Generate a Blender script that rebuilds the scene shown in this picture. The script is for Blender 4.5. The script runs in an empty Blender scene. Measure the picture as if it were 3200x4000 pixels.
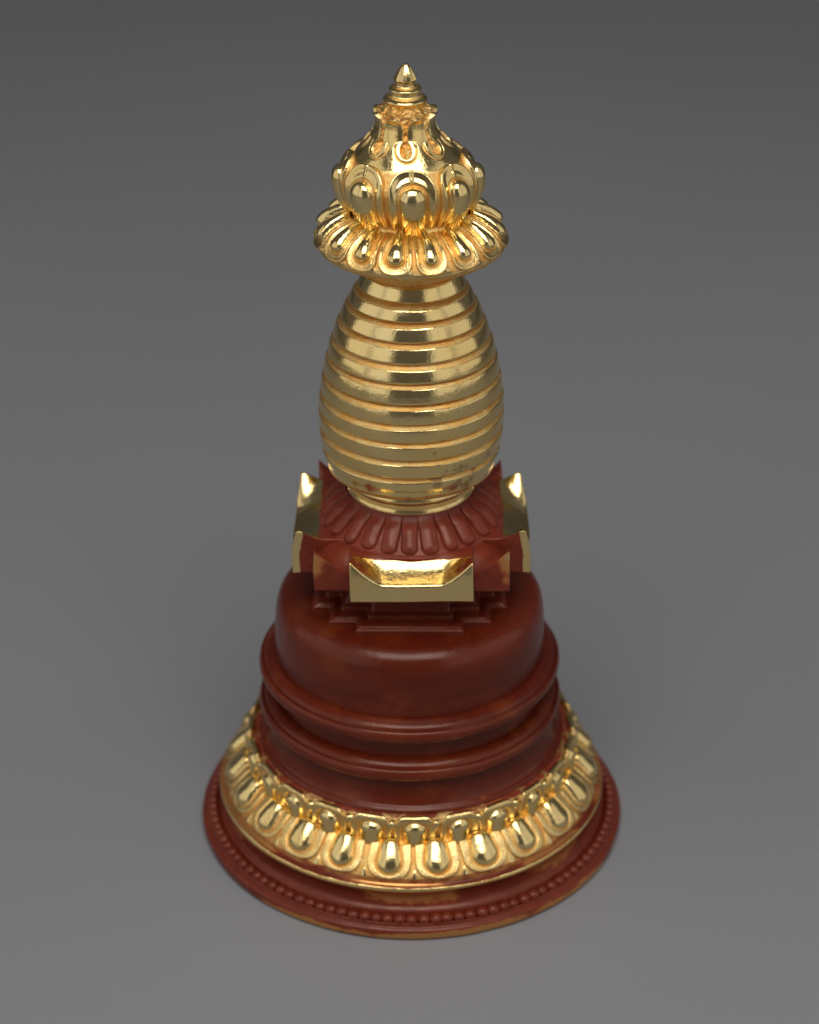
import bpy, bmesh, math, random
import numpy as np

SC = 0.01                       # the scene is modelled in centimetres
PI = math.pi
scene = bpy.context.scene
COL = scene.collection

# ------------------------------------------------------------------ noise
class Noise:
    """smooth pseudo random field: a sum of sine waves with random directions"""
    def __init__(self, seed, freq, octaves=2, n=7):
        rng = np.random.RandomState(seed)
        self.w = []
        for o in range(octaves):
            f = freq * (2.1 ** o)
            for i in range(n):
                d = rng.normal(size=3); d /= np.linalg.norm(d)
                self.w.append((d * f * rng.uniform(.6, 1.4), rng.uniform(0, 2 * PI), .5 ** o))
        self.norm = 1 / math.sqrt(sum(a * a for _, _, a in self.w) / 2)
    def __call__(self, P):
        out = 0
        for k, ph, a in self.w:
            out = out + a * np.sin(P[..., 0] * k[0] + P[..., 1] * k[1] + P[..., 2] * k[2] + ph)
        return out * self.norm * .5
hand = Noise(11, 1.1, 2)        # the slow wobble of a hand finished casting
dent = Noise(12, 5.0, 2)        # finer tool marks
tool = Noise(13, 26.0, 2)       # punch marks
mott = Noise(14, 2.6, 3)

def sstep(a, b, x):
    t = np.clip((x - a) / (b - a), 0, 1)
    return t * t * (3 - 2 * t)
def smax(a, b, k):
    h = np.clip(.5 + .5 * (a - b) / k, 0, 1)
    return b + (a - b) * h + k * h * (1 - h)

# the casting is not perfectly straight: small sideways drift of the axis
def drift(P):
    z = P[..., 2]
    dx = np.interp(z, [0, 2.6, 4.0, 6.3, 7.4, 9.0, 14.6, 15.6, 16.6, 17.4, 18.8],
                      [.055, .04, -.01, -.005, .05, .03, .045, -.0, -.03, -.095, -.085])
    Q = P.copy(); Q[..., 0] += dx
    return Q

# ------------------------------------------------------------------ mesh helpers
def mesh_from(name, V, F, attrs, mat, parent, smooth=True, origin=None):
    me = bpy.data.meshes.new(name)
    V = np.asarray(V, float)
    if origin is None: origin = V.mean(0)
    origin = np.asarray(origin, float)
    me.from_pydata(((V - origin) * SC).tolist(), [], F if isinstance(F, list) else F.tolist())
    for k, a in attrs.items():
        at = me.attributes.new(k, 'FLOAT', 'POINT')
        at.data.foreach_set('value', np.asarray(a, np.float32).ravel())
    me.polygons.foreach_set('use_smooth', [smooth] * len(me.polygons))
    me.update()
    o = bpy.data.objects.new(name, me)
    COL.objects.link(o)
    me.materials.append(mat)
    o['centre'] = (origin * SC).tolist()
    if parent is not None:
        o.parent = parent
        po = np.array(parent.get('centre', [0, 0, 0]), float)
    else:
        po = np.zeros(3)
    o.location = (origin * SC - po).tolist()
    return o

def grid_faces(nu, nv, wrap=False, mask=None):
    i = np.arange(nu - 1)[:, None]; j = np.arange(nv if wrap else nv - 1)[None, :]
    a = i * nv + j; b = i * nv + (j + 1) % nv; c = (i + 1) * nv + (j + 1) % nv; d = (i + 1) * nv + j
    F = np.stack([a + 0 * b, b, c, d], -1).reshape(-1, 4)
    if mask is not None:
        m = mask.ravel()
        F = F[m[F].any(1)]
    return F
def compact(V, F, attrs):
    used = np.unique(F); re = -np.ones(len(V), int); re[used] = np.arange(len(used))
    return V[used], re[F], {k: np.asarray(a).ravel()[used] for k, a in attrs.items()}

class Prof:
    """a lathe profile, listed from bottom to top; chaikin smoothed, resampled by arc length"""
    def __init__(self, pts, smooth=2, step=.03):
        p = np.array(pts, float)
        for k in range(smooth):
            q = [p[0]]
            for a, b in zip(p[:-1], p[1:]):
                q += [a * .75 + b * .25, a * .25 + b * .75]
            q.append(p[-1]); p = np.array(q)
        d = np.r_[0, np.cumsum(np.linalg.norm(np.diff(p, axis=0), axis=1))]
        self.L = d[-1]
        n = max(4, int(self.L / step))
        self.s = np.linspace(0, self.L, n)
        self.d, self.p = d, p
    def at(self, s):
        s = np.asarray(s, float)
        sc = np.clip(s, 0, self.L)
        r = np.interp(sc, self.d, self.p[:, 0]); z = np.interp(sc, self.d, self.p[:, 1])
        e = .03
        r2 = np.interp(np.clip(s + e, 0, self.L), self.d, self.p[:, 0]); z2 = np.interp(np.clip(s + e, 0, self.L), self.d, self.p[:, 1])
        r1 = np.interp(np.clip(s - e, 0, self.L), self.d, self.p[:, 0]); z1 = np.interp(np.clip(s - e, 0, self.L), self.d, self.p[:, 1])
        dr, dz = r2 - r1, z2 - z1
        l = np.sqrt(dr * dr + dz * dz) + 1e-9
        return r, z, dz / l, -dr / l
def surf(prof, phi, s, h=0):
    """phi = 0 looks at the camera (-y), positive towards +x"""
    r, z, nr, nz = prof.at(s)
    R = r + nr * h; Z = z + nz * h + 0 * phi
    return np.stack([R * np.sin(phi), -R * np.cos(phi), Z], -1)

def lathe(name, pts, mat, parent, nphi=360, smooth=2, step=.03, gold=None, polish=None, wear=None,
          wob=.012, fine=.0, relief=None):
    pr = Prof(pts, smooth, step)
    phi = np.linspace(0, 2 * PI, nphi, endpoint=False)
    S, PH = np.meshgrid(pr.s, phi, indexing='ij')
    P = surf(pr, PH, S)
    h = wob * hand(P) + fine * dent(P)
    A = {}
    zz = P[..., 2]
    ev = lambda f, dflt: (f(P, S) if callable(f) else (dflt if f is None else f)) + 0 * zz
    pol, gol, wea = ev(polish, 1.), ev(gold, 0.), ev(wear, 0.)
    if relief is not None:
        hh, pol2 = relief(PH, S, P, pr)
        h = h + hh
        if pol2 is not None: pol = pol2
    P = drift(surf(pr, PH, S, h))
    A = {'polish': pol, 'gold': gol, 'wear': wea}
    return mesh_from(name, P.reshape(-1, 3), grid_faces(len(pr.s), nphi, True), A, mat, parent,
                     origin=(drift(np.array([[0, 0, P[..., 2].min()]]))[0]))

# ------------------------------------------------------------------ materials
def N(nt, t, loc=(0, 0), **kw):
    n = nt.nodes.new(t)
    for k, v in kw.items(): setattr(n, k, v)
    return n
def new_mat(name):
    m = bpy.data.materials.new(name); m.use_nodes = True
    nt = m.node_tree; nt.nodes.clear()
    out = N(nt, 'ShaderNodeOutputMaterial')
    return m, nt, out
def maprange(nt, src, a, b, c=0., d=1.):
    n = N(nt, 'ShaderNodeMapRange'); n.inputs[1].default_value = a; n.inputs[2].default_value = b
    n.inputs[3].default_value = c; n.inputs[4].default_value = d
    n.interpolation_type = 'SMOOTHSTEP'
    nt.links.new(src, n.inputs[0]); return n.outputs[0]
def math_(nt, op, a, b=None, clamp=False):
    n = N(nt, 'ShaderNodeMath', operation=op); n.use_clamp = clamp
    for i, v in enumerate((a, b)):
        if v is None: continue
        if isinstance(v, (int, float)): n.inputs[i].default_value = v
        else: nt.links.new(v, n.inputs[i])
    return n.outputs[0]
def mixc(nt, f, a, b):
    n = N(nt, 'ShaderNodeMix', data_type='RGBA')
    for i, v in ((0, f), (6, a), (7, b)):
        if isinstance(v, (int, float)): n.inputs[i].default_value = v
        elif isinstance(v, tuple): n.inputs[i].default_value = (*v, 1)
        else: nt.links.new(v, n.inputs[i])
    return n.outputs[2]
def mixf(nt, f, a, b):
    n = N(nt, 'ShaderNodeMix', data_type='FLOAT')
    for i, v in ((0, f), (2, a), (3, b)):
        if isinstance(v, (int, float)): n.inputs[i].default_value = v
        else: nt.links.new(v, n.inputs[i])
    return n.outputs[0]
def noise(nt, vec, scale, detail=4, rough=.55, dist=0.):
    n = N(nt, 'ShaderNodeTexNoise'); n.inputs['Scale'].default_value = scale
    n.inputs['Detail'].default_value = detail; n.inputs['Roughness'].default_value = rough
    n.inputs['Distortion'].default_value = dist
    nt.links.new(vec, n.inputs['Vector']); return n.outputs['Fac']
def attr(nt, name):
    n = N(nt, 'ShaderNodeAttribute', attribute_name=name); return n.outputs['Fac']
def scaled(nt, sx, sy, sz):
    g = N(nt, 'ShaderNodeNewGeometry')
    m = N(nt, 'ShaderNodeMapping'); m.inputs['Scale'].default_value = (sx, sy, sz)
    nt.links.new(g.outputs['Position'], m.inputs['Vector']); return m.outputs['Vector']

def gilt_material(name, tarnish=0.0, sat=1.0):
    """fire gilding and red lacquer on copper; 'gold', 'polish', 'wear' come with the mesh"""
    m, nt, out = new_mat(name)
    vec = scaled(nt, 100, 100, 100)
    vband = scaled(nt, 30, 30, 260)        # brush strokes running round the body
    pol, gol, wea = attr(nt, 'polish'), attr(nt, 'gold'), attr(nt, 'wear')
    n1 = noise(nt, vec, .9, 5, .6); n2 = noise(nt, vec, 3.2, 5, .65); n3 = noise(nt, vec, 14, 3, .6); n4 = noise(nt, vband, .55, 4, .6)
    # ---- gold
    matte = mixc(nt, maprange(nt, n2, .35, .7), (.86, .48, .13), (.88, .62, .25))
    matte = mixc(nt, maprange(nt, n3, .60, .80), matte, (.52, .24, .10))
    bright = mixc(nt, maprange(nt, n1, .3, .7), (.93, .72, .33), (.92, .67, .26))
    p2 = math_(nt, 'ADD', pol, math_(nt, 'MULTIPLY', math_(nt, 'SUBTRACT', n2, .5), .35), True)
    p2 = maprange(nt, p2, .15, .85)
    gc = mixc(nt, p2, matte, bright)
    rough = mixf(nt, p2, .36, .12)
    rough = math_(nt, 'ADD', rough, math_(nt, 'MULTIPLY', maprange(nt, n2, .4, .75), .10))
    # tarnish: violet brown blotches and pin holes
    tn = noise(nt, vec, 1.9, 6, .68, .3)
    tm = maprange(nt, math_(nt, 'ADD', tn, math_(nt, 'MULTIPLY', attr(nt, 'tarnish'), .14)), .66, .76)
    pin = maprange(nt, noise(nt, vec, 9, 2, .5), .745, .775)
    tm = math_(nt, 'MAXIMUM', tm, pin)
    gc = mixc(nt, math_(nt, 'MULTIPLY', tm, .62), gc, (.26, .15, .11))
    rough = math_(nt, 'ADD', rough, math_(nt, 'MULTIPLY', tm, .22))
    gb = N(nt, 'ShaderNodeBsdfPrincipled')
    nt.links.new(gc, gb.inputs['Base Color']); gb.inputs['Metallic'].default_value = 1
    nt.links.new(rough, gb.inputs['Roughness'])
    bm = N(nt, 'ShaderNodeBump'); bm.inputs['Distance'].default_value = .0002
    bm.inputs['Strength'].default_value = 1
    scr = noise(nt, scaled(nt, 60, 60, 900), 1.0, 3, .6)
    hgt = mixf(nt, p2, math_(nt, 'MULTIPLY', noise(nt, vec, 22, 4, .7), 1.3), math_(nt, 'ADD', math_(nt, 'MULTIPLY', n2, .55), math_(nt, 'ADD', math_(nt, 'MULTIPLY', n3, .07), math_(nt, 'MULTIPLY', scr, .022))))
    nt.links.new(hgt, bm.inputs['Height']); nt.links.new(bm.outputs[0], gb.inputs['Normal'])
    # ---- lacquer
    rc = mixc(nt, maprange(nt, n4, .32, .68), (.084, .0088, .0030), (.132, .0165, .0050))
    rc = mixc(nt, maprange(nt, n1, .48, .72), rc, (.155, .026, .0055))
    rm = mixc(nt, maprange(nt, n2, .35, .65), (.235, .038, .019), (.165, .023, .010))
    rc = mixc(nt, math_(nt, 'SUBTRACT', 1, pol, True), rc, rm)
    w = math_(nt, 'ADD', math_(nt, 'MULTIPLY', n4, .62), math_(nt, 'MULTIPLY', n2, .38))
    w = math_(nt, 'ADD', w, math_(nt, 'MULTIPLY', wea, .37))
    warm = maprange(nt, w, .67, .84); bare = maprange(nt, w, .70, .88)
    rc = mixc(nt, warm, rc, (.37, .085, .012))
    rc = mixc(nt, bare, rc, (.62, .30, .10))
    rb = N(nt, 'ShaderNodeBsdfPrincipled')
    nt.links.new(rc, rb.inputs['Base Color'])
    nt.links.new(math_(nt, 'MULTIPLY', bare, .8), rb.inputs['Metallic'])
    nt.links.new(math_(nt, 'ADD', mixf(nt, pol, .36, .22), math_(nt, 'MULTIPLY', maprange(nt, n2, .3, .75), .12)), rb.inputs['Roughness'])
    rb.inputs['Specular IOR Level'].default_value = .45
    rb.inputs['Specular Tint'].default_value = (1, .80, .68, 1)
    b2 = N(nt, 'ShaderNodeBump'); b2.inputs['Distance'].default_value = .0002; b2.inputs['Strength'].default_value = .8
    nt.links.new(math_(nt, 'ADD', math_(nt, 'MULTIPLY', n2, .5), math_(nt, 'MULTIPLY', noise(nt, vec, 30, 2, .5), .07)), b2.inputs['Height'])
    nt.links.new(b2.outputs[0], rb.inputs['Normal'])
    mx = N(nt, 'ShaderNodeMixShader')
    gm = maprange(nt, math_(nt, 'ADD', gol, math_(nt, 'MULTIPLY', math_(nt, 'SUBTRACT', n2, .5), .9)), .42, .58)
    nt.links.new(gm, mx.inputs[0]); nt.links.new(rb.outputs[0], mx.inputs[1]); nt.links.new(gb.outputs[0], mx.inputs[2])
    nt.links.new(mx.outputs[0], out.inputs[0])
    return m
GILT = gilt_material('gilding_and_red_lacquer')

def paper_material():
    m, nt, out = new_mat('grey_backdrop_paper')
    vec = scaled(nt, 100, 100, 100)
    n1 = noise(nt, vec, .035, 3, .5); n2 = noise(nt, vec, 60, 2, .5)
    c = mixc(nt, maprange(nt, n1, .3, .7), (.246, .245, .252), (.262, .261, .268))
    speck = maprange(nt, noise(nt, vec, .42, 2, .4), .775, .80)
    c = mixc(nt, math_(nt, 'MULTIPLY', speck, .25), c, (.13, .13, .135))
    b = N(nt, 'ShaderNodeBsdfPrincipled'); nt.links.new(c, b.inputs['Base Color'])
    b.inputs['Roughness'].default_value = .62; b.inputs['Specular IOR Level'].default_value = .35
    bm = N(nt, 'ShaderNodeBump'); bm.inputs['Distance'].default_value = .00004; nt.links.new(n2, bm.inputs['Height'])
    nt.links.new(bm.outputs[0], b.inputs['Normal'])
    nt.links.new(b.outputs[0], out.inputs[0]); return m

# ------------------------------------------------------------------ the thing
root = bpy.data.objects.new('stupa_statue', None); COL.objects.link(root)
root.empty_display_size = .02
root['label'] = 'gilded and dark red lacquered Buddhist stupa statue standing on grey paper'
root['category'] = 'statue'
root['centre'] = [0, 0, 0]

# ---- plinth: foot lip, bead channel, cavetto, gilt rim
def rim_gold(P, S):
    z = P[..., 2]; r = np.hypot(P[..., 0], P[..., 1])
    g = np.exp(-((r - 4.585) / .045) ** 2 - ((z - 1.07) / .06) ** 2) * 1.1
    return g
def plinth_wear(P, S):
    z = P[..., 2]; r = np.hypot(P[..., 0], P[..., 1])
    w = np.exp(-((r - 4.56) / .12) ** 2 - ((z - 1.0) / .16) ** 2) * 1.0
    w += np.exp(-((r - 5.05) / .08) ** 2 - ((z - .10) / .13) ** 2) * 1.05
    w += np.exp(-((z - .78) / .24) ** 2) * .62 * (r < 4.7) + .75 * (r > 4.3) * (r < 4.56) * (z > 1.05)
    return w * 1.3 * (.55 + .45 * mott(P * .8)) + .10
plinth = lathe('plinth', [(0, 0), (0, 0), (4.97, 0), (4.97, 0), (5.04, .05), (5.05, .16), (5.04, .25), (4.98, .30), (4.93, .31), (4.92, .36),
          (4.90, .40), (4.84, .36), (4.72, .34), (4.66, .40), (4.62, .52), (4.52, .58), (4.49, .70), (4.50, .86), (4.55, .97),
          (4.60, 1.03), (4.60, 1.09), (4.57, 1.13), (4.53, 1.135), (4.50, 1.12), (4.47, 1.15), (4.42, 1.17), (4.3, 1.2), (4.0, 1.25), (3.5, 1.3)],
          GILT, root, nphi=480, smooth=2, step=.02, gold=rim_gold, polish=.55, wear=plinth_wear, wob=.02, fine=.006)
# beads
def bead_ring():
    nb = 112; V = []; F = []; W = []
    rng = random.Random(3)
    nu, nv = 8, 10
    for k in range(nb):
        a = 2 * PI * k / nb + rng.uniform(-.003, .003); rr = .140 * rng.uniform(.93, 1.06)
        c = np.array([4.775 * math.sin(a), -4.775 * math.cos(a), .395 + rng.uniform(-.006, .006)])
        t = np.array([math.cos(a), math.sin(a), 0]); n = np.array([math.sin(a), -math.cos(a), 0]); u = np.array([0, 0, 1.])
        base = len(V)
        for i in range(nu + 1):
            th = PI * i / nu
            for j in range(nv):
                ps = 2 * PI * j / nv
                V.append(c + rr * (1.06 * t * math.cos(th) + 1.0 * n * math.sin(th) * math.cos(ps) + .95 * u * math.sin(th) * math.sin(ps)))
                W.append(.10 + .35 * rng.random() * (math.sin(ps) > .3))
        F += (grid_faces(nu + 1, nv, True) + base).tolist()
    V = drift(np.array(V))
    return mesh_from('bead_ring', V, F, {'gold': 0 * np.array(W), 'polish': 0 * np.array(W) + .5, 'wear': W}, GILT, plinth,
                     origin=(plinth['centre'][0] * 100, 0, .28))
bead_ring()

# ------------------------------------------------------------------ petals
def outline(x, y, R, p=2.4):
    """inner distance from a U shaped outline: half width R, round end at y = 0, y runs inward"""
    yy = np.maximum(R - y, 0)
    return R - (np.abs(x) ** p + yy ** p) ** (1 / p)

def petal(name, prof, phc, half, s_tip, s_root, fun, parent, nx=52, ny=60, seed=0, gold=1.):
    """one carved petal; half = half angle, s_tip/s_root = arc positions on the profile"""
    rng = random.Random(seed)
    u = np.linspace(-1.04, 1.04, nx); t = np.linspace(-.03, 1, ny)
    T, U = np.meshgrid(t, u, indexing='ij')
    S = s_tip + (s_root - s_tip) * T
    L = abs(s_root - s_tip)
    r, z, _, _ = prof.at(S)
    rt = prof.at(s_tip)[0]
    X = U * half * r; Y = T * L
    base = surf(prof, phc + U * half, S)
    j1 = rng.uniform(.93, 1.05); j2 = rng.uniform(-.022, .022); phc = phc + rng.uniform(-.006, .006)
    nz = dent(base * 1.3 + seed)
    Xw = X * j1 + j2 + .012 * nz; Yw = Y + .012 * dent(base + 5 + seed)
    h, pol, e = fun(Xw, Yw, half * r, L, rng)
    h = h + .009 * dent(base * 1.7) + .006 * hand(base * 2)
    P = drift(surf(prof, phc + U * half, S, h))
    V = P.reshape(-1, 3)
    F = grid_faces(ny, nx, False, mask=(e > -.02))
    if s_root < s_tip: F = F[:, ::-1]
    A = {'polish': pol + 0 * U, 'gold': gold + 0 * U, 'wear': 0 * U, 'tarnish': 0 * U}
    V, F, A = compact(V, F, A)
    o0 = drift(surf(prof, np.array([phc]), np.array([(s_tip + s_root) / 2])))[0]
    return mesh_from(name, V, F, A, GILT, parent, origin=o0)

def boss_dist(X, Y, y0, y1, r0, r1):
    """normalised radius in a tapering capsule: r0 at y0 (towards the tip), r1 at y1 (root)"""
    t = np.clip((Y - y0) / (y1 - y0), 0, 1)
    rr = r0 + (r1 - r0) * t
    d = np.sqrt(X ** 2 + (Y - (y0 + (y1 - y0) * t)) ** 2)
    return d / rr

# ---- lower lotus row
lower_prof = Prof([(4.47, 1.12), (4.44, 1.24), (4.36, 1.38), (4.22, 1.53), (4.08, 1.67), (3.97, 1.765), (3.88, 1.82), (3.80, 1.85)], 2)
upper_prof = Prof([(3.78, 1.75), (3.80, 1.83), (3.805, 2.02), (3.82, 2.20), (3.815, 2.34), (3.77, 2.41), (3.72, 2.445), (3.66, 2.47), (3.55, 2.48)], 2)
uprow_prof = Prof([(3.78, 1.75), (3.80, 1.83), (3.81, 2.02), (3.83, 2.26), (3.845, 2.40), (3.83, 2.465), (3.79, 2.48), (3.74, 2.44), (3.72, 2.36)], 1)
NB = 24
def lotus_relief_low(PH, S, P, pr):
    # small darts between the petal tips
    k = (PH * NB / (2 * PI) - .06) % 1.0
    x = np.minimum(k, 1 - k) * (2 * PI / NB) * 4.45
    d = np.maximum(0, 1 - x / (.025 + .14 * sstep(.44, .16, S))) * sstep(.02, .10, S) * sstep(.5, .3, S)
    return .045 * d - .01 + .012 * dent(P * 1.5), .12 + .6 * sstep(.4, .8, d)
lotus = lathe('lotus_throne', [tuple(p) for p in lower_prof.p], GILT, root, nphi=960, smooth=0, step=.02, gold=lambda P, S: sstep(.10, .21, S) , relief=lotus_relief_low, wear=.75)
def lotus_relief_up(PH, S, P, pr):
    k = (PH * NB / (2 * PI) - .56) % 1.0
    x = np.minimum(k, 1 - k) * (2 * PI / NB) * 3.9
    d = np.maximum(0, 1 - x / (.02 + .19 * sstep(.36, .62, S))) * sstep(.3, .5, S) * sstep(.70, .60, S)
    return .10 * d - .012 + .010 * dent(P * 1.5), .15 + .75 * sstep(.1, .5, d)
lathe('upper_lotus_band', [tuple(p) for p in upper_prof.p], GILT, lotus, nphi=960, smooth=0, step=.02,
      gold=lambda P, S: .44 + .6 * sstep(upper_prof.L - .16, upper_prof.L - .30, S), relief=lotus_relief_up, wear=.5)

def low_petal(X, Y, w, L, rng):
    R = .52
    Xn = X / w * R
    e = outline(Xn, Y, R * .985, 2.9)
    h = -.03 + .092 * sstep(0, .035, e) - .006 * sstep(.04, .24, e)
    q = boss_dist(Xn, Y, .41, .80, .275, .235)
    groove = np.exp(-((q - 1.08) / .085) ** 2)
    h = h - .038 * groove
    b = np.sqrt(np.clip(1 - q ** 2, 0, 1))
    h = h + np.where(q < 1, .155 * b - .02, 0)
    h = np.where(Y > L - .09, h - .05 * sstep(L - .09, L - .03, Y), h)
    pol = np.where(q < .97, 1.0, .50 * sstep(.0, .03, e) * (1 - .95 * groove))
    return h, pol, e
def up_petal(X, Y, w, L, rng):
    R = .45
    Xn = X / w * R * 1.02
    e = outline(Xn, Y, R * .985, 2.45)
    h = -.03 + .085 * sstep(0, .045, e) - .02 * sstep(.06, .16, e)
    q = boss_dist(Xn, Y, .46, .95, .225, .225)
    groove = np.exp(-((q - 1.12) / .10) ** 2)
    h = h - .045 * groove
    b = np.sqrt(np.clip(1 - q ** 2, 0, 1))
    h = h + np.where(q < 1, .14 * b - .02, 0)
    pol = np.where(q < 1.0, 1.0, .62 * sstep(.01, .05, e) * (1 - .9 * groove))
    return h, pol, e
lp_group = 'lower lotus petals'
for k in range(NB):
    a = 2 * PI * (k + .5) / NB + .012
    petal('lower_petal', lower_prof, a, PI / NB * .99, .12, lower_prof.L - .02, low_petal, lotus, 56, 62, seed=k)
    a = 2 * PI * k / NB + .017
    petal('upper_petal', uprow_prof, a, PI / NB * .985, uprow_prof.L - .05, .04, up_petal, lotus, 56, 52, seed=100 + k)

# ---- drum and dome with two projecting mouldings
def dome_wear(P, S):
    z = P[..., 2]; r = np.hypot(P[..., 0], P[..., 1])
    w = .22 * np.exp(-((z - 2.85) / .22) ** 2)  + .30 * np.exp(-((z - 2.56) / .05) ** 2)
    return w
dome = lathe('dome', [(3.62, 2.36), (3.61, 2.47), (3.58, 2.53), (3.53, 2.565), (3.49, 2.58), (3.44, 2.66), (3.36, 2.9), (3.29, 3.2), (3.15, 3.6),
         (3.12, 3.8), (3.10, 4.1), (3.12, 4.7), (3.12, 5.0), (3.115, 5.4), (3.10, 5.75), (3.06, 5.98), (2.96, 6.17), (2.78, 6.29), (2.5, 6.34), (2.1, 6.345), (1.2, 6.35), (.3, 6.35)],
         GILT, root, nphi=400, smooth=3, step=.03, wear=dome_wear, wob=.022, fine=.004)
def ring_wear(z0):
    def f(P, S):
        z = P[..., 2]; r = np.hypot(P[..., 0], P[..., 1])
        return .62 * np.exp(-((z - z0) / .05) ** 2) * sstep(3.42, 3.50, r)
    return f
def moulding(name, dz, dr, wr):
    pts = [(3.05, 4.16), (3.14, 4.20), (3.28, 4.255), (3.40, 4.285), (3.47, 4.30), (3.505, 4.33), (3.515, 4.40), (3.50, 4.48), (3.46, 4.54), (3.43, 4.545),
           (3.408, 4.50), (3.39, 4.56), (3.37, 4.61), (3.32, 4.65), (3.25, 4.685), (3.19, 4.70), (3.16, 4.705), (3.05, 4.71)]
    pts = [(r + dr, z + dz) for r, z in pts]
    return lathe(name, pts, GILT, dome, nphi=480, smooth=1, step=.012, wear=ring_wear(4.31 + dz), wob=.022, fine=.004)
moulding('dome_moulding', 0, 0, 0)
moulding('dome_moulding', -1.0, .03, 0)

# ---- redented plinth under the harmika
def redent(F_, c, g):
    q = [(g, -F_), (g, -c), (c, -c), (c, -g), (F_, -g)]
    pts = []
    for k in range(4):
        a = k * PI / 2
        for x, y in q:
            pts.append((x * math.cos(a) - y * math.sin(a), x * math.sin(a) + y * math.cos(a)))
    return pts
def redent_block(name, tiers, parent, bev=.03, wear=.12):
    """stack of (F, c, g, z) sections joined by walls, closed top and bottom"""
    bm = bmesh.new(); rings = []
    for F_, c, g, z in tiers:
        rings.append([bm.verts.new(Vv) for Vv in [(x, y, z) for x, y in redent(F_, c, g)]])
    n = 20
    for a, b in zip(rings[:-1], rings[1:]):
        for i in range(n):
            bm.faces.new((a[i], a[(i + 1) % n], b[(i + 1) % n], b[i]))
    bm.faces.new(list(reversed(rings[0]))); bm.faces.new(rings[-1])
    bmesh.ops.recalc_face_normals(bm, faces=bm.faces)
    bmesh.ops.bevel(bm, geom=[e for e in bm.edges if e.calc_face_angle(0) > .3], offset=bev, segments=3, profile=.5, affect='EDGES', clamp_overlap=True)
    bmesh.ops.triangulate(bm, faces=[f for f in bm.faces if len(f.verts) > 4])
    bmesh.ops.subdivide_edges(bm, edges=[e for e in bm.edges if e.calc_length() > .25], cuts=3, use_grid_fill=True)
    bmesh.ops.triangulate(bm, faces=[f for f in bm.faces if len(f.verts) > 4])
    V = np.array([v.co[:] for v in bm.verts]); bm.verts.ensure_lookup_table()
    F = [[v.index for v in f.verts] for f in bm.faces]
    bm.free()
    Pn = V + np.stack([.012 * hand(V + 3), .012 * hand(V + 9), .010 * hand(V + 17)], -1)
    return mesh_from(name, drift(Pn), F, {'polish': .7 + np.zeros(len(V)), 'gold': np.zeros(len(V)), 'wear': wear + np.zeros(len(V))}, GILT, parent,
                     origin=(0, 0, tiers[0][3]))
stepped = redent_block('stepped_plinth', [(2.19, 1.81, 1.20, 6.1), (2.19, 1.81, 1.20, 6.41), (2.12, 1.74, 1.14, 6.45), (2.09, 1.71, 1.11, 6.485),
                                          (1.97, 1.60, 1.02, 6.49)], root, .055)
redent_block('middle_step', [(1.90, 1.55, .95, 6.4), (1.90, 1.55, .95, 6.62), (1.80, 1.46, .88, 6.66), (1.72, 1.38, .84, 6.9)], stepped, .035)
redent_block('upper_step', [(1.70, 1.36, .82, 6.8), (1.78, 1.44, .86, 7.05), (2.08, 1.74, 1.02, 7.14), (2.10, 1.76, 1.04, 7.26), (2.40, 2.0, 1.18, 7.34), (2.42, 2.02, 1.2, 7.44)], stepped, .02, .3)

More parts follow.
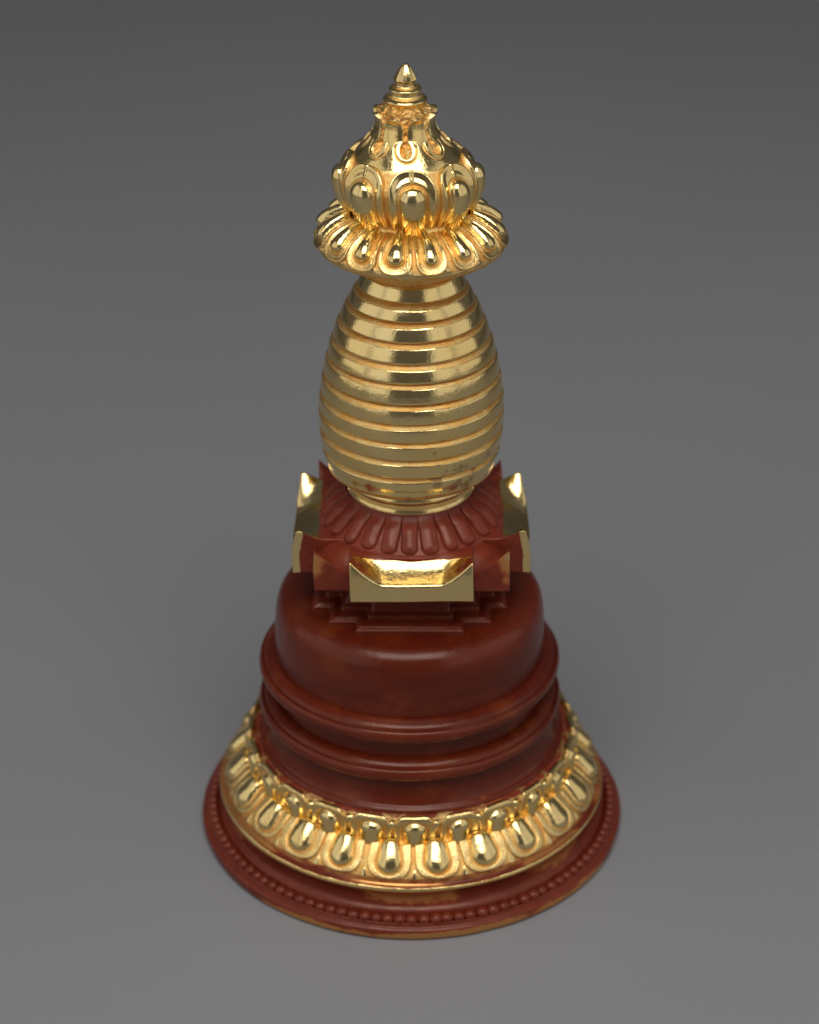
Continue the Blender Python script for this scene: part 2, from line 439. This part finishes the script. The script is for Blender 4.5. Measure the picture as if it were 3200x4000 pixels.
# ---- harmika: four gilt arms with upturned horns, four red corner blocks
H0 = 7.42
harm = lathe('harmika', [(1.2, 7.40), (1.9, 7.42), (2.02, 7.5), (2.06, 8.13), (2.09, 8.18), (2.08, 8.225), (2.03, 8.235), (1.90, 8.22), (1.5, 8.3), (1.2, 8.4)],
             GILT, root, nphi=240, smooth=1, polish=.1, wear=.10, wob=.012, fine=.008)
def block(name, x0, x1, y0, y1, topf, goldf, wearf, rot, parent, cell=.10, bev=.052, seed=0, lean=1):
    """solid with a sculpted top; local frame: outward is -y"""
    nx = max(3, int((x1 - x0) / cell)); ny = max(3, int((y1 - y0) / cell)); nz = 9
    bm = bmesh.new()
    vs = {}
    def V(i, j, k):
        key = (i, j, k)
        if key not in vs:
            x = x0 + (x1 - x0) * i / nx; y = y0 + (y1 - y0) * j / ny
            zt = topf(x, y); z = H0 + (zt - H0) * k / nz
            vs[key] = bm.verts.new((x, y, z))
        return vs[key]
    for i in range(nx):
        for j in range(ny):
            bm.faces.new((V(i, j, nz), V(i + 1, j, nz), V(i + 1, j + 1, nz), V(i, j + 1, nz)))
            bm.faces.new((V(i, j, 0), V(i, j + 1, 0), V(i + 1, j + 1, 0), V(i + 1, j, 0)))
    for k in range(nz):
        for i in range(nx):
            bm.faces.new((V(i, 0, k), V(i + 1, 0, k), V(i + 1, 0, k + 1), V(i, 0, k + 1)))
            bm.faces.new((V(i, ny, k), V(i, ny, k + 1), V(i + 1, ny, k + 1), V(i + 1, ny, k)))
        for j in range(ny):
            bm.faces.new((V(0, j, k), V(0, j, k + 1), V(0, j + 1, k + 1), V(0, j + 1, k)))
            bm.faces.new((V(nx, j, k), V(nx, j + 1, k), V(nx, j + 1, k + 1), V(nx, j, k + 1)))
    bm.normal_update()
    ed = [e for e in bm.edges if e.calc_face_angle(0) > .55]
    bmesh.ops.bevel(bm, geom=ed, offset=bev, segments=3, profile=.6, affect='EDGES', clamp_overlap=True)
    bm.verts.ensure_lookup_table(); bm.normal_update()
    P = np.array([v.co[:] for v in bm.verts]); NN = np.array([v.normal[:] for v in bm.verts])
    F = [[v.index for v in f.verts] for f in bm.faces]; bm.free()
    g = goldf(P, NN); w = wearf(P, NN)
    ca, sa = math.cos(rot), math.sin(rot)
    P[:, 1] = P[:, 1] + .09 * sstep(7.9, 8.45, P[:, 2]) * sstep(-2.0, -2.3, P[:, 1]) * lean
    Q = np.stack([P[:, 0] * ca - P[:, 1] * sa, P[:, 0] * sa + P[:, 1] * ca, P[:, 2]], -1)
    Q = Q + np.stack([.022 * hand(Q * 1.6 + seed), .022 * hand(Q * 1.6 + 7 + seed), .026 * hand(Q * 1.8 + 13 + seed)], -1)
    o = mesh_from(name, drift(Q), F, {'polish': np.where(g > .5, .95 - .4 * sstep(-2.15, -1.95, P[:, 1]), .35), 'gold': g, 'wear': w, 'tarnish': .15 + 0 * w}, GILT, parent,
                  origin=Q.mean(0))
    return o
G, FF, CC = 1.34, 2.60, 2.15
def arm_top(x, y):
    ax = abs(x) / G
    e = 7.83 + .52 * max(0, (ax - .50) / .50) ** 1.0 + .05 * max(0, (ax - .80) / .20)
    t = min(1, max(0, (y + FF) / (FF - 1.92)))
    inn = 8.27
    z = e * (1 - t) + inn * t
    z -= .02 * math.exp(-(y + FF) / .05) * (ax > .6)
    return z - .05 * math.sin(PI * t) * (1 - ax * .3)
def side_arm_top(x, y):
    return arm_top(x, y) + .15 * max(0, (abs(x) / G - .62) / .38) * (1 - min(1, (y + FF + .05) / .75))
def arm_gold(k):
    def f(P, NN):
        side = np.abs(NN[:, 0]) > .75
        near = sstep(.16, .04, np.abs(P[:, 1] + FF)) 
        g = np.where(side, .15 + 1.0 * near, 1.05)
        g = np.where(NN[:, 2] < -.8, 0, g)
        g = g - 1.1 * sstep(-2.16, -1.95, P[:, 1])
        return g
    return f
for k in range(4):
    FA = FF if k % 2 == 0 else FF
    block('gilt_arm', -G, G, -FF - (.05 if k % 2 else 0), -1.3, side_arm_top if k % 2 else arm_top, arm_gold(k), lambda P, NN: .30 * sstep(.5, .0, np.abs(P[:, 1] + FF)) + .1, k * PI / 2, harm, seed=k * 5)
def corner_top(x, y):
    u = min(1, max(0, (x - G) / (CC - G))); v = min(1, max(0, (-y - G) / (CC - G)))
    z = 8.24 + .26 * (u * v) ** 2 - .44 * (v ** 2.2 * (1 - u) + u ** 2.2 * (1 - v))
    return z - .03 * max(0, (max(u, v) - .84) / .16) ** 2 * min(u, v)
def corner_gold(P, NN):
    d = np.sqrt((P[:, 0] - CC) ** 2 + (P[:, 1] + CC) ** 2 + (P[:, 2] - 8.3) ** 2)
    return .60 * np.exp(-(d / .18) ** 2)
def corner_wear(P, NN):
    d = np.sqrt((P[:, 0] - CC) ** 2 + (P[:, 1] + CC) ** 2 + ((P[:, 2] - 8.1) * .6) ** 2)
    return .75 * np.exp(-(d / .36) ** 2) + .20 * (NN[:, 2] < .4)
for k in range(4):
    block('corner_block', .9, CC, -CC, -.9, corner_top, corner_gold, corner_wear, k * PI / 2, harm, seed=40 + k * 3)

# ---- red lotus collar under the spire
collar_prof = Prof([(2.08, 8.18), (2.06, 8.27), (1.96, 8.345), (1.73, 8.57), (1.55, 8.75), (1.45, 8.90), (1.41, 8.97)], 1)
collar = lathe('lotus_collar', [tuple(p) for p in collar_prof.p], GILT, root, nphi=300, smooth=0, polish=0., wear=.12, wob=.006, fine=.008)
def collar_petal(X, Y, w, L, rng):
    e = outline(X, Y, .205, 2.6)
    wl = w - np.abs(X)
    h = -.02 + .095 * sstep(0, .05, e) + .045 * sstep(.0, .2, e)
    h = h * (1 - .75 * sstep(L * .55, L, Y))
    return h, .35 + 0 * X, e
NC = 26
for k in range(NC):
    petal('collar_petal', collar_prof, 2 * PI * (k + .5) / NC - .135, PI / NC * .98, .085, collar_prof.L - .07, collar_petal, collar, 22, 34, seed=300 + k, gold=0.)

# ---- ringed spire
zk = [8.9, 9.2, 9.58, 9.95, 10.33, 10.71, 11.08, 11.46, 11.84, 12.22, 12.59, 12.97, 13.35, 13.72, 14.16]
rk = [1.3, 1.532, 1.855, 1.975, 2.024, 2.043, 2.035, 2.001, 1.940, 1.861, 1.760, 1.625, 1.465, 1.27, 1.02]
def Rz(z): return float(np.interp(z, zk, rk))
# smooth radius
_zs = np.linspace(9.5, 14.2, 200); _rs = np.interp(_zs, zk, rk)
for _ in range(60): _rs[1:-1] = (_rs[:-2] + _rs[1:-1] * 2 + _rs[2:]) / 4
def Rz(z): return float(np.interp(z, _zs, _rs))
spire = lathe('spire', [(1.30, 8.78), (1.38, 8.83), (1.42, 8.92), (1.42, 8.98), (1.38, 9.05), (1.37, 9.14), (1.42, 9.20), (1.50, 9.24), (1.53, 9.30), (1.48, 9.35), (1.50, 9.42), (1.72, 9.50), (1.72, 9.8),
         (1.75, 10.5), (1.75, 11.5), (1.6, 12.3), (1.35, 13.1), (1.0, 13.8), (.9, 14.1), (.9, 14.6)], GILT, root, nphi=300, smooth=1, gold=1.,
         polish=lambda P, S: .55 + .35 * np.sin(P[..., 2] * 40), wob=.012, fine=.006)
gz = [9.62, 10.11, 10.57, 10.99, 11.41, 11.84, 12.28, 12.68, 13.10, 13.49, 13.85, 14.17]   # groove heights, bottom to top
for i in range(11):
    zb, zt = gz[i], gz[i + 1]
    sl = (.105 if i < 8 else .095) + .012 * math.sin(i * 2.3)
    dpt = .095 + .012 * math.sin(i * 1.7 + 1)
    top_lip = zt - sl if i < 10 else zt - .02
    lipz = top_lip
    r = Rz
    botz = zb + .012
    if i == 0:
        pts = [(1.5, 9.50), (1.80, 9.52), (1.845, 9.54), (1.87, 9.60)]
    else:
        pts = [(r(zb) - dpt, zb - .005), (r(zb) - dpt * .75, botz + .008), (r(botz + .02) - .012, botz + .018), (r(botz + .05) + .002, botz + .045)]
    n = 5
    for q in range(1, n + 1):
        z = botz + .05 + (lipz - botz - .07) * q / n
        pts.append((r(z) + .006 * math.sin(PI * q / (n + 1)), z))
    if i < 10:
        pts += [(r(lipz) + .002, lipz - .006), (r(lipz) - .012, lipz + .008), (r(lipz) - .05, lipz + .05), (r(zt) - dpt, zt - .014), (r(zt) - dpt - .01, zt + .002)]
    else:
        pts += [(r(lipz) - .01, lipz + .01), (r(lipz) - .06, lipz + .03), (.95, zt + .05), (.88, 14.3)]
    zs_lip, zs_bot = lipz, botz
    def pol(P, S, a=zs_lip, b=zs_bot, i=i):
        z = P[..., 2]
        j = .012 * dent(P * .8)
        return sstep(b + .0, b + .03, z + j) * sstep(a + .012, a - .006, z + j)
    def wobf(PH, S, P, pr, i=i):
        return .010 * np.sin(PH * 2 + i) * 0 , None
    o = lathe('spire_ring', pts, GILT, spire, nphi=420, smooth=1, step=.011, gold=1., polish=pol, wob=.012, fine=.0015)
    # hand cut: every groove runs a little out of level
    me = o.data
    co = np.zeros(len(me.vertices) * 3); me.vertices.foreach_get('co', co); co = co.reshape(-1, 3)
    cc = np.array(o['centre'])
    Pw = (co + cc) / SC
    co[:, 2] += SC * .034 * hand(np.stack([Pw[:, 0] * .8, Pw[:, 1] * .8, Pw[:, 2] * .5], -1) + 31)
    me.vertices.foreach_set('co', co.ravel()); me.update()
    ta = me.attributes.new('tarnish', 'FLOAT', 'POINT')
    tv = np.clip((11.6 - Pw[:, 2]) / 2.2, 0, 1) * (.75 + .35 * (Pw[:, 0] > 0.3))
    ta.data.foreach_set('value', tv.astype(np.float32))

# ---- lotus parasol
canopy_prof = Prof([(1.99, 14.79), (2.035, 14.83), (2.035, 14.88), (1.99, 15.00), (1.90, 15.15), (1.75, 15.28), (1.5, 15.40), (1.25, 15.46), (1.08, 15.50), (.9, 15.6)], 1)
def canopy_relief(PH, S, P, pr):
    k = (PH * 16 / (2 * PI) + .075) % 1.0
    x = (np.minimum(k, 1 - k)) * (2 * PI / 16) * 1.95
    d = np.maximum(0, 1 - x / (.03 + .12 * sstep(.40, .12, S))) * sstep(.10, .16, S) * sstep(.55, .4, S)
    line = np.exp(-(x / .022) ** 2) * sstep(.35, .5, S)
    return .06 * d + .03 * line - .012 + .008 * dent(P * 2), .15 + .75 * np.maximum(sstep(.2, .6, d), .6 * line) + .55 * (S < .12)
canopy = lathe('parasol', [tuple(p) for p in canopy_prof.p], GILT, root, nphi=800, smooth=0, step=.015, gold=1., relief=canopy_relief, wob=.01)
lathe('parasol_underside', [(.95, 14.12), (.97, 14.2), (1.0, 14.34), (1.12, 14.48), (1.5, 14.60), (1.85, 14.69), (1.96, 14.74), (2.02, 14.80), (2.02, 14.84)], GILT, canopy,
      nphi=300, smooth=1, gold=1., polish=.25, wob=.01)
def canopy_petal(X, Y, w, L, rng):
    R = .345
    Xn = X / w * R * 1.0
    e = outline(Xn, Y + .02, R * .97, 2.6)
    h = -.03 + .085 * sstep(0, .035, e)
    h -= .030 * sstep(.05, .12, e)
    q = boss_dist(Xn, Y, .36, .95, .16, .115)
    groove = np.exp(-((q - 1.2) / .2) ** 2)
    h = h - .04 * groove
    b = np.sqrt(np.clip(1 - q ** 2, 0, 1))
    h = h + np.where(q < 1, .135 * b, 0)
    rid = np.exp(-((np.abs(Xn) - .275) / .018) ** 2) * sstep(.3, .45, Y)
    h = h + .018 * rid
    pol = np.where(q < 1.0, 1.0, .55 * sstep(.02, .05, e) * (1 - groove) + .3 * rid)
    return h, pol, e
for k in range(16):
    petal('parasol_petal', canopy_prof, 2 * PI * (k + .5) / 16 + .042, PI / 16 * .97, .10, .10 + 1.02, canopy_petal, canopy, 50, 60, seed=500 + k)

# ---- lotus bud: bulbous body that narrows to a rough crown
bud_prof = Prof([(1.0, 15.42), (1.08, 15.46), (1.17, 15.62), (1.29, 15.8), (1.38, 16.0), (1.42, 16.2), (1.40, 16.4), (1.32, 16.55), (1.18, 16.73), (1.01, 16.92), (.845, 17.1),
                 (.71, 17.28), (.635, 17.45), (.605, 17.6), (.605, 17.73), (.605, 17.79), (.56, 17.82), (.49, 17.83), (.44, 17.88), (.40, 17.93), (.30, 17.95)], 2)
# arc position of a height on the outer side
_ss = np.linspace(0, bud_prof.L, 600); _rr, _zz, _, _ = bud_prof.at(_ss)
def s_of_z(z): return float(np.interp(z, np.maximum.accumulate(_zz), _ss))
def bud_relief(PH, S, P, pr):
    r = np.hypot(P[..., 0], P[..., 1]); z = P[..., 2]
    k = ((PH - .0) * 8 / (2 * PI) + .5) % 1.0 - .5
    x = k * (2 * PI / 8) * r                   # across, cm, zero on a drop axis
    s0 = s_of_z(17.12); y = S - s0
    # drop medallion: pit, ring, engraved line
    d1 = np.sqrt((x / .115) ** 2 + (np.where(y > 0, y / .20, y / .155)) ** 2)
    d2 = np.sqrt((x / .235) ** 2 + ((y - .01) / .255) ** 2)
    pit = sstep(1.12, .92, d1)
    line = np.exp(-((d2 - 1) / .075) ** 2) * sstep(.16, .06, y)
    ring = sstep(1.0, .85, d2) * sstep(.95, 1.15, d1) * sstep(.22, .05, y)
    h = -.045 * pit - .026 * line + .022 * ring
    # channel above the drop and rough crown
    s_top = s_of_z(17.735)
    yt = s_top - S
    half = .036 + .16 * np.exp(-np.maximum(yt + .02, 0) / .075)
    chan = sstep(half + .022, half - .008, np.abs(x)) * sstep(.12, .18, y)
    up = sstep(-.005, -.03, yt)
    chan = np.maximum(chan, up)
    leaf = 1 - chan
    h = h + .03 * sstep(.45, .1, yt) * leaf + .065 * sstep(.14, .0, yt) * leaf
    h = h - .045 * chan * sstep(.10, .16, y)
    rough = np.clip(np.maximum(np.maximum(pit, chan), up), 0, 1)
    h = h + .04 * rough * tool(P * .9) * sstep(15.9, 16.8, z)
    low = sstep(16.86, 16.70, z)
    h = h - .015 * low + .006 * dent(P * 2) * low
    pol = (1 - rough) * (1 - .85 * line) * (1 - .75 * low)
    return h, pol
bud = lathe('lotus_bud', [tuple(p) for p in bud_prof.p], GILT, root, nphi=960, smooth=0, step=.012, gold=1., relief=bud_relief, wob=.008, fine=.002)
def bud_petal(X, Y, w, L, rng):
    R = .50
    Xn = X
    Ws = w * .93
    # outline follows the body, rounded arch at the top
    Rr = .47
    yy = np.maximum(Rr - Y, 0)
    xx = np.abs(X) / np.maximum(Ws, .1) * Rr
    e = Rr - (xx ** 2.3 + yy ** 2.3) ** (1 / 2.3)
    h = -.03 + .13 * sstep(0, .06, e) - .055 * sstep(.07, .20, e)
    cusp = np.exp(-(X / .028) ** 2) * sstep(.02, .07, Y) * sstep(.38, .24, Y)
    h = h + .030 * cusp - .02 * np.exp(-(X / .07) ** 2) * sstep(.14, .02, Y)
    q = boss_dist(X, Y, .64, L - .14, .25, .235)
    groove = np.exp(-((q - 1.16) / .12) ** 2)
    h = h - .04 * groove
    b = np.sqrt(np.clip(1 - q ** 2, 0, 1))
    h = h + np.where(q < 1, .185 * b - .02, 0)
    rid = np.exp(-((np.abs(X) - w * .80) / .016) ** 2) * sstep(.5, .7, Y)
    h = h - .022 * rid
    pol = np.where(q < 1.0, 1.0, .72 * sstep(.01, .05, e) * (1 - .9 * groove) * (1 - .6 * rid))
    return h, np.maximum(pol, cusp), e
for k in range(8):
    petal('bud_petal', bud_prof, 2 * PI * k / 8 + .05, PI / 8 * 1.0, s_of_z(16.83), .05, bud_petal, bud, 84, 100, seed=700 + k)
lathe('bud_collar', [(1.0, 15.40), (1.20, 15.42), (1.26, 15.46), (1.24, 15.52), (1.16, 15.56), (1.05, 15.60)], GILT, bud, nphi=240, smooth=1, step=.015,
      gold=1., polish=.25, wob=.02, fine=.01)

# ---- finial
fin = lathe('finial', [(.38, 17.84), (.40, 17.90), (.44, 17.945), (.462, 17.965), (.462, 17.985), (.43, 18.02), (.37, 18.045), (.33, 18.075), (.325, 18.12), (.338, 18.16),
            (.345, 18.19), (.335, 18.215), (.29, 18.235), (.235, 18.25), (.215, 18.28), (.212, 18.32), (.225, 18.36)], GILT, root, nphi=160, smooth=1, step=.012,
            gold=1., polish=lambda P, S: .88 - .7 * np.exp(-((P[..., 2] - 18.06) / .025) ** 2) - .6 * np.exp(-((P[..., 2] - 18.25) / .02) ** 2), wob=.004, fine=.003)
def facet(PH, S, P, pr):
    k = ((PH + .15) * 9 / (2 * PI)) % 1.0 - .5
    r = np.hypot(P[..., 0], P[..., 1])
    return r * (math.cos(PI / 9) / np.cos(k * 2 * PI / 9) - 1) * 1.0, None
lathe('jewel_tip', [(.20, 18.33), (.225, 18.36), (.252, 18.39), (.250, 18.415), (.20, 18.52), (.135, 18.62), (.08, 18.69), (.035, 18.725), (.002, 18.735)], GILT, fin, nphi=180, smooth=1, step=.01,
      gold=1., relief=facet, wob=.004)

# ------------------------------------------------------------------ backdrop: one sweep of grey paper
def backdrop():
    yz = [(-140, 0)]
    for y in range(-130, 100, 10): yz.append((y, 0))
    for k in range(0, 13):
        a = math.radians(k * 6.25); yz.append((100 + 60 * math.sin(a), 60 * (1 - math.cos(a))))
    last = yz[-1]; dy, dz = math.cos(math.radians(75)), math.sin(math.radians(75))
    for k in range(1, 8): yz.append((last[0] + 12 * k * dy, last[1] + 12 * k * dz))
    X = np.linspace(-150, 150, 31)
    P = np.array([[(x, y, z) for x in X] for y, z in yz])
    me_ = mesh_from('backdrop_paper', P.reshape(-1, 3), grid_faces(len(yz), len(X)), {}, paper_material(), None, origin=(0, 0, 0))
    me_['kind'] = 'structure'
    del me_['centre']
backdrop()

# ------------------------------------------------------------------ lamps: soft boxes left, right and overhead
def area(name, loc, target, sx, sy, radiance, color):
    l = bpy.data.lights.new(name, 'AREA'); l.shape = 'RECTANGLE'; l.size = sx * SC; l.size_y = sy * SC
    l.energy = radiance * PI * sx * sy * SC * SC; l.color = color
    o = bpy.data.objects.new(name, l); COL.objects.link(o)
    o.location = [c * SC for c in loc]
    from mathutils import Vector
    d = Vector([t - c for t, c in zip(target, loc)])
    o.rotation_euler = d.to_track_quat('-Z', 'Y').to_euler()
    return o
def upright(name, az0, az1, dist, z0, z1, rad, col):
    a0, a1 = math.radians(az0), math.radians(az1)
    p0 = np.array([dist * math.sin(a0), -dist * math.cos(a0)]); p1 = np.array([dist * math.sin(a1), -dist * math.cos(a1)])
    c = (p0 + p1) / 2; w = np.linalg.norm(p1 - p0) * .97
    return area(name, (c[0], c[1], (z0 + z1) / 2), (0, 0, (z0 + z1) / 2), w, z1 - z0, rad, col)
WARM = (1, .975, .945)
upright('softbox', -28, -61, 85, 3, 105, .62, WARM)
upright('softbox', -63, -104, 85, 3, 105, .58, WARM)
upright('softbox', 28, 61, 85, 3, 105, .56, WARM)
upright('softbox', 63, 104, 85, 3, 105, .50, WARM)
area('overhead_softbox', (0, -45, 100), (0, 2, 8), 84, 58, 4.5, (1, .988, .98))
w = bpy.data.worlds.new('World'); scene.world = w; w.use_nodes = True
w.node_tree.nodes['Background'].inputs[0].default_value = (.96, .95, 1, 1)
w.node_tree.nodes['Background'].inputs[1].default_value = .09

# ------------------------------------------------------------------ camera
cam = bpy.data.cameras.new('camera'); co = bpy.data.objects.new('camera', cam); COL.objects.link(co)
cam.sensor_fit = 'HORIZONTAL'; cam.sensor_width = 36; cam.lens = 5000 / 1725 * 36
co.location = (0, -.4675680443658046, .34453699731072)
co.rotation_euler = (math.radians(90 - 29.3), 0, 0)
cam.clip_start = .01; cam.clip_end = 20
cam.dof.use_dof = True; cam.dof.focus_distance = .498; cam.dof.aperture_fstop = 16
scene.camera = co
for o in bpy.data.objects:
    if 'centre' in o: del o['centre']
scene.view_settings.view_transform = 'Standard'; scene.view_settings.look = 'None'
scene.view_settings.exposure = 0; scene.view_settings.gamma = 1
